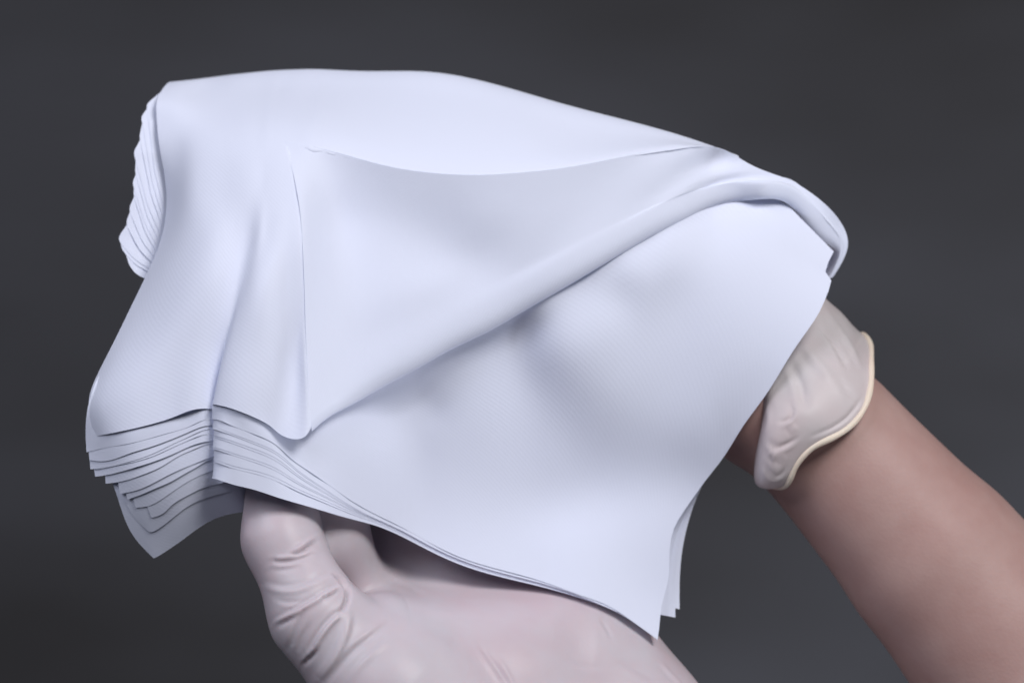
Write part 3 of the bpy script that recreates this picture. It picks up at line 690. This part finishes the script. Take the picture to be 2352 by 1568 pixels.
wr = [
    (zc([(740,620),(690,648),(620,700),(565,722)]), -0.10, 7, 1.0),
    (zc([(700,715),(640,735),(560,757),(480,762),(440,755)]), -0.07, 7, 1.0),
    (zc([(640,785),(540,808),(430,815)]), -0.03, 8, 0.8),
    (zc([(860,850),(740,895),(620,945),(500,955),(400,930)]), 0.05, 9, 0.8),
    (zc([(880,940),(820,985),(760,1005)]), -0.07, 5, 0.7),
    (zc([(900,925),(780,985),(650,1065),(560,1112),(455,1165)]), 0.08, 7, 0.9),
    (zc([(600,1120),(540,1150),(470,1190)]), -0.06, 7, 0.5),
    (zc([(930,1090),(860,1140),(790,1215),(735,1300),(690,1380)]), 0.08, 7, 0.9),
    (zc([(740,1340),(700,1390),(640,1450)]), -0.06, 7, 0.7),
    (zc([(850,840),(905,890),(938,945),(930,1030),(890,1110)]), -0.16, 6, 0.2),
    (zc([(955,1090),(935,1230),(870,1385),(750,1545)]), 0.09, 8, -0.9),
    (zc([(1210,1165),(1080,1270),(980,1350),(900,1440),(800,1570)]), -0.06, 9, 0.6),
    (zc([(1240,1260),(1110,1370),(1010,1470),(950,1560)]), 0.035, 9, 0.5),
    (zc([(650,1100),(600,1210),(560,1330)]), -0.05, 9, 0.5),
    (zc([(470,1015),(560,1030),(640,1010)]), -0.03, 6, 0.6),
    (zc([(690,1150),(640,1260),(600,1370)]), -0.04, 9, 0.5),
    (zc([(340,440),(300,520),(250,560)]), -0.02, 14, 0.3),
    (pcx([(850,810),(930,920),(1010,1040)]), -0.035, 8, 0.8),
    (pcx([(965,890),(1030,1010),(1070,1090)]), 0.03, 7, 0.6),
    (pcx([(200,335),(420,425),(570,495)]), 0.018, 7, 0.8),
    (pcx([(1590,640),(1640,710),(1660,760)]), -0.03, 6, 0.6),
    (pcx([(1700,890),(1800,940),(1930,1020)]), -0.03, 10, 0.6),
    (pcx([(1380,880),(1500,930),(1590,940)]), -0.02, 9, 0.6),
    (pcx([(1960,900),(2050,1000),(2110,1060)]), 0.03, 6, 0.8),
]
V = wrinkle(V, Nn, wr)
base = pc(1500, 2000, -3)
def empty(name, loc):
    e = bpy.data.objects.new(name, None); COL.objects.link(e); e.location = loc; e.empty_display_size = 0.01
    return e
hand = empty('hand', base)
tag(hand, 'gloved hand below the stack, thumb raised under the cloth and palm towards us', 'hand')
gl = mesh_obj('glove', V - base, F, M_glove, parent=hand)

# the other arm: forearm, glove with a loose cuff, fingers under the cloth
SHIFT = -1.3
def capb(a, b, ra, rb): return cap((a[0], a[1], a[2] + SHIFT), (b[0], b[1], b[2] + SHIFT), ra, rb)
arm_caps = [
    capb((1760, 925, -3.0), (1900, 1010, -2.9), 150, 158),
    capb((1900, 1010, -2.9), (2150, 1290, -2.6), 176, 205),
    capb((2150, 1290, -2.6), (2420, 1600, -2.3), 205, 262),
    capb((2420, 1600, -2.3), (2650, 1880, -2.0), 262, 300),
    capb((1760, 925, -3.0), (1640, 800, -3.6), 150, 150),
]
V, F, Nn = blob_mesh(arm_caps, 0.0016, 0.0022)
arm = empty('arm', pc(2420, 1600, -2.3 + SHIFT)); ab = np.array(arm.location)
tag(arm, 'bare forearm reaching in under the stack, wearing a glove with a loose cuff', 'arm')
mesh_obj('forearm', V - ab, F, M_skin, parent=arm)
hand_caps = [
    capb((1790, 930, -3.0), (1640, 800, -3.7), 158, 165),
    capb((1640, 800, -3.7), (1450, 690, -4.0), 165, 170),
    capb((1700, 760, -3.8), (1560, 590, -4.3), 130, 120),
    capb((1450, 620, -4.2), (1230, 500, -4.6), 82, 74), capb((1230, 500, -4.6), (1090, 450, -4.5), 72, 62),
    capb((1420, 700, -4.1), (1180, 620, -4.2), 82, 74), capb((1180, 620, -4.2), (1010, 580, -3.9), 72, 62),
    capb((1420, 790, -4.0), (1230, 740, -3.9), 80, 70), capb((1230, 740, -3.9), (1100, 710, -3.6), 68, 58),
    capb((1450, 860, -3.9), (1330, 840, -3.7), 70, 62), capb((1330, 840, -3.7), (1240, 830, -3.4), 60, 52),
    capb((1560, 590, -4.3), (1440, 440, -4.5), 84, 74), capb((1440, 440, -4.5), (1330, 380, -4.6), 72, 60),
]
V, F, Nn = blob_mesh(hand_caps, 0.0014, 0.0020, sub=False)
g2 = mesh_obj('glove', V - ab, F, M_glove, parent=arm)

# loose cuff: rings from the bead back to the wrist, first half of every ring faces the lens
bead = [(1984, 770, -3.6), (1999, 792, -2.7), (2001, 830, -1.6), (2001, 868, -0.9), (1994, 912, -0.4), (1976, 952, -0.1), (1942, 987, 0.1), (1900, 1010, 0.2), (1862, 1031, 0.15), (1832, 1064, 0.0), (1816, 1096, -0.25), (1799, 1117, -0.7),
        (1768, 1114, -1.5), (1752, 1104, -2.6), (1790, 1060, -4.6), (1850, 960, -5.4), (1930, 840, -5.2), (1972, 780, -4.5)]
ring1 = [(1962, 752, -3.5), (1970, 772, -2.6), (1972, 812, -1.5), (1968, 850, -0.8), (1955, 890, -0.25), (1930, 925, 0.05), (1895, 955, 0.3), (1862, 980, 0.4), (1825, 1010, 0.35), (1792, 1050, 0.2), (1766, 1090, -0.1), (1746, 1112, -0.7),
         (1735, 1106, -1.6), (1740, 1085, -2.6), (1770, 1020, -4.8), (1830, 920, -5.4), (1900, 820, -5.2), (1950, 760, -4.4)]
ring2 = [(1932, 718, -3.6), (1938, 735, -2.7), (1935, 770, -1.7), (1922, 808, -1.0), (1905, 845, -0.45), (1880, 880, -0.1), (1850, 912, 0.15), (1822, 940, 0.25), (1792, 965, 0.2), (1768, 990, 0.05), (1752, 1010, -0.25), (1743, 1020, -0.8),
         (1741, 1010, -1.7), (1745, 990, -2.6), (1770, 930, -4.8), (1815, 850, -5.4), (1870, 770, -5.2), (1918, 726, -4.4)]
ring3 = [(1900, 690, -3.7), (1900, 702, -2.9), (1890, 730, -2.1), (1875, 765, -1.5), (1855, 800, -1.0), (1832, 832, -0.7), (1808, 862, -0.55), (1788, 885, -0.5), (1770, 905, -0.5), (1758, 922, -0.65), (1752, 932, -0.9), (1749, 936, -1.3),
         (1749, 930, -2.0), (1750, 910, -2.8), (1760, 850, -4.7), (1790, 780, -5.3), (1840, 715, -5.2), (1884, 690, -4.5)]
ring4 = [(1850, 630, -3.9), (1850, 640, -3.2), (1840, 665, -2.6), (1825, 695, -2.2), (1808, 725, -1.9), (1790, 752, -1.7), (1772, 775, -1.65), (1755, 795, -1.6), (1740, 812, -1.6), (1728, 825, -1.7), (1720, 832, -1.9), (1716, 834, -2.1),
         (1714, 828, -2.6), (1715, 810, -3.2), (1725, 760, -4.6), (1752, 700, -5.2), (1795, 650, -5.1), (1836, 628, -4.6)]
rings = [bead, ring1, ring2, ring3, ring4]
rr = []
for r in rings:
    p = np.array(r + r[:1], float)
    # periodic smoothing: wrap the ring by four points on each side
    w = np.array(r[-4:] + r + r[:5], float)
    t = np.arange(len(w)); x = np.linspace(4, 4 + len(r), 97)
    rr.append(nat(t, w, x))
rr = np.array(rr)                                  # (5, 97, 3)
grid = nat(np.array([0, 1, 2.2, 3.4, 4.8]), rr, np.linspace(0, 4.8, 70))
grid[..., 2] += SHIFT; rr[..., 2] += SHIFT
Gc = Pw(grid)
# creases of the thin latex
nrm = np.cross(np.gradient(Gc, axis=0), np.gradient(Gc, axis=1)); nrm /= np.linalg.norm(nrm, axis=2, keepdims=True)
sgn = np.sign(-nrm[10, 28, 1]); nrm *= sgn
def z6(pts): return [(x * 0.3025 + 1620.2, y * 0.3025 + 671.8) for x, y in pts]
cw = [
    (z6([(830,240),(920,320),(1000,440),(1080,580)]), -0.10, 8, 0.8),
    (z6([(900,110),(980,240),(1090,400),(1180,560)]), 0.07, 8, 0.6),
    (z6([(740,400),(830,520),(960,660)]), 0.10, 14, 0.3),
    (z6([(650,540),(720,700),(760,860)]), -0.14, 15, 0.4),
    (z6([(560,980),(640,960),(660,900),(640,840)]), -0.08, 7, 0.7),
    (z6([(610,990),(650,1030),(690,1060)]), 0.07, 6, 0.6),
    (z6([(480,1130),(540,1175),(620,1150),(690,1110)]), -0.09, 8, 0.8),
    (z6([(480,1215),(540,1250),(600,1290)]), 0.10, 6, 0.9),
    (z6([(440,1300),(490,1370),(540,1395),(610,1330)]), -0.07, 6, 0.8),
    (z6([(800,1090),(950,1030),(1080,940),(1180,810)]), -0.06, 7, 0.5),
    (z6([(1000,640),(1080,760),(1160,850)]), -0.05, 9, 0.6),
    (z6([(470,860),(480,980),(440,1100)]), 0.05, 10, 0.5),
]
Vc = wrinkle(Gc.reshape(-1, 3), nrm.reshape(-1, 3), cw, 0.72).reshape(Gc.shape)
Vc = Vc - ab
pp = Patches(); pp.grid(Vc)
cuff = pp.build('cuff', M_cuff, 0.00025, g2)
# rolled bead along the open end of the cuff
path = Pw(rr[0])[:-1] - ab; nb = len(path); rad_b = 7.4 * UNIT * (1 + 0.12 * np.sin(np.arange(nb) * 0.55) * np.sin(np.arange(nb) * 0.21))[:, None]; m = 10
tan = np.roll(path, -1, 0) - np.roll(path, 1, 0); tan /= np.linalg.norm(tan, axis=1, keepdims=True)
ref = np.array([0, -1.0, 0]); a1 = np.cross(tan, ref); a1 /= np.linalg.norm(a1, axis=1, keepdims=True); a2 = np.cross(tan, a1)
VB = np.concatenate([(path + rad_b * (math.cos(2 * math.pi * j / m) * a1 + math.sin(2 * math.pi * j / m) * a2))[:, None] for j in range(m)], 1).reshape(-1, 3)
FB = [(i * m + j, i * m + (j + 1) % m, ((i + 1) % nb) * m + (j + 1) % m, ((i + 1) % nb) * m + j) for i in range(nb) for j in range(m)]
bo = mesh_obj('cuff_bead', VB, FB, M_bead, parent=g2)
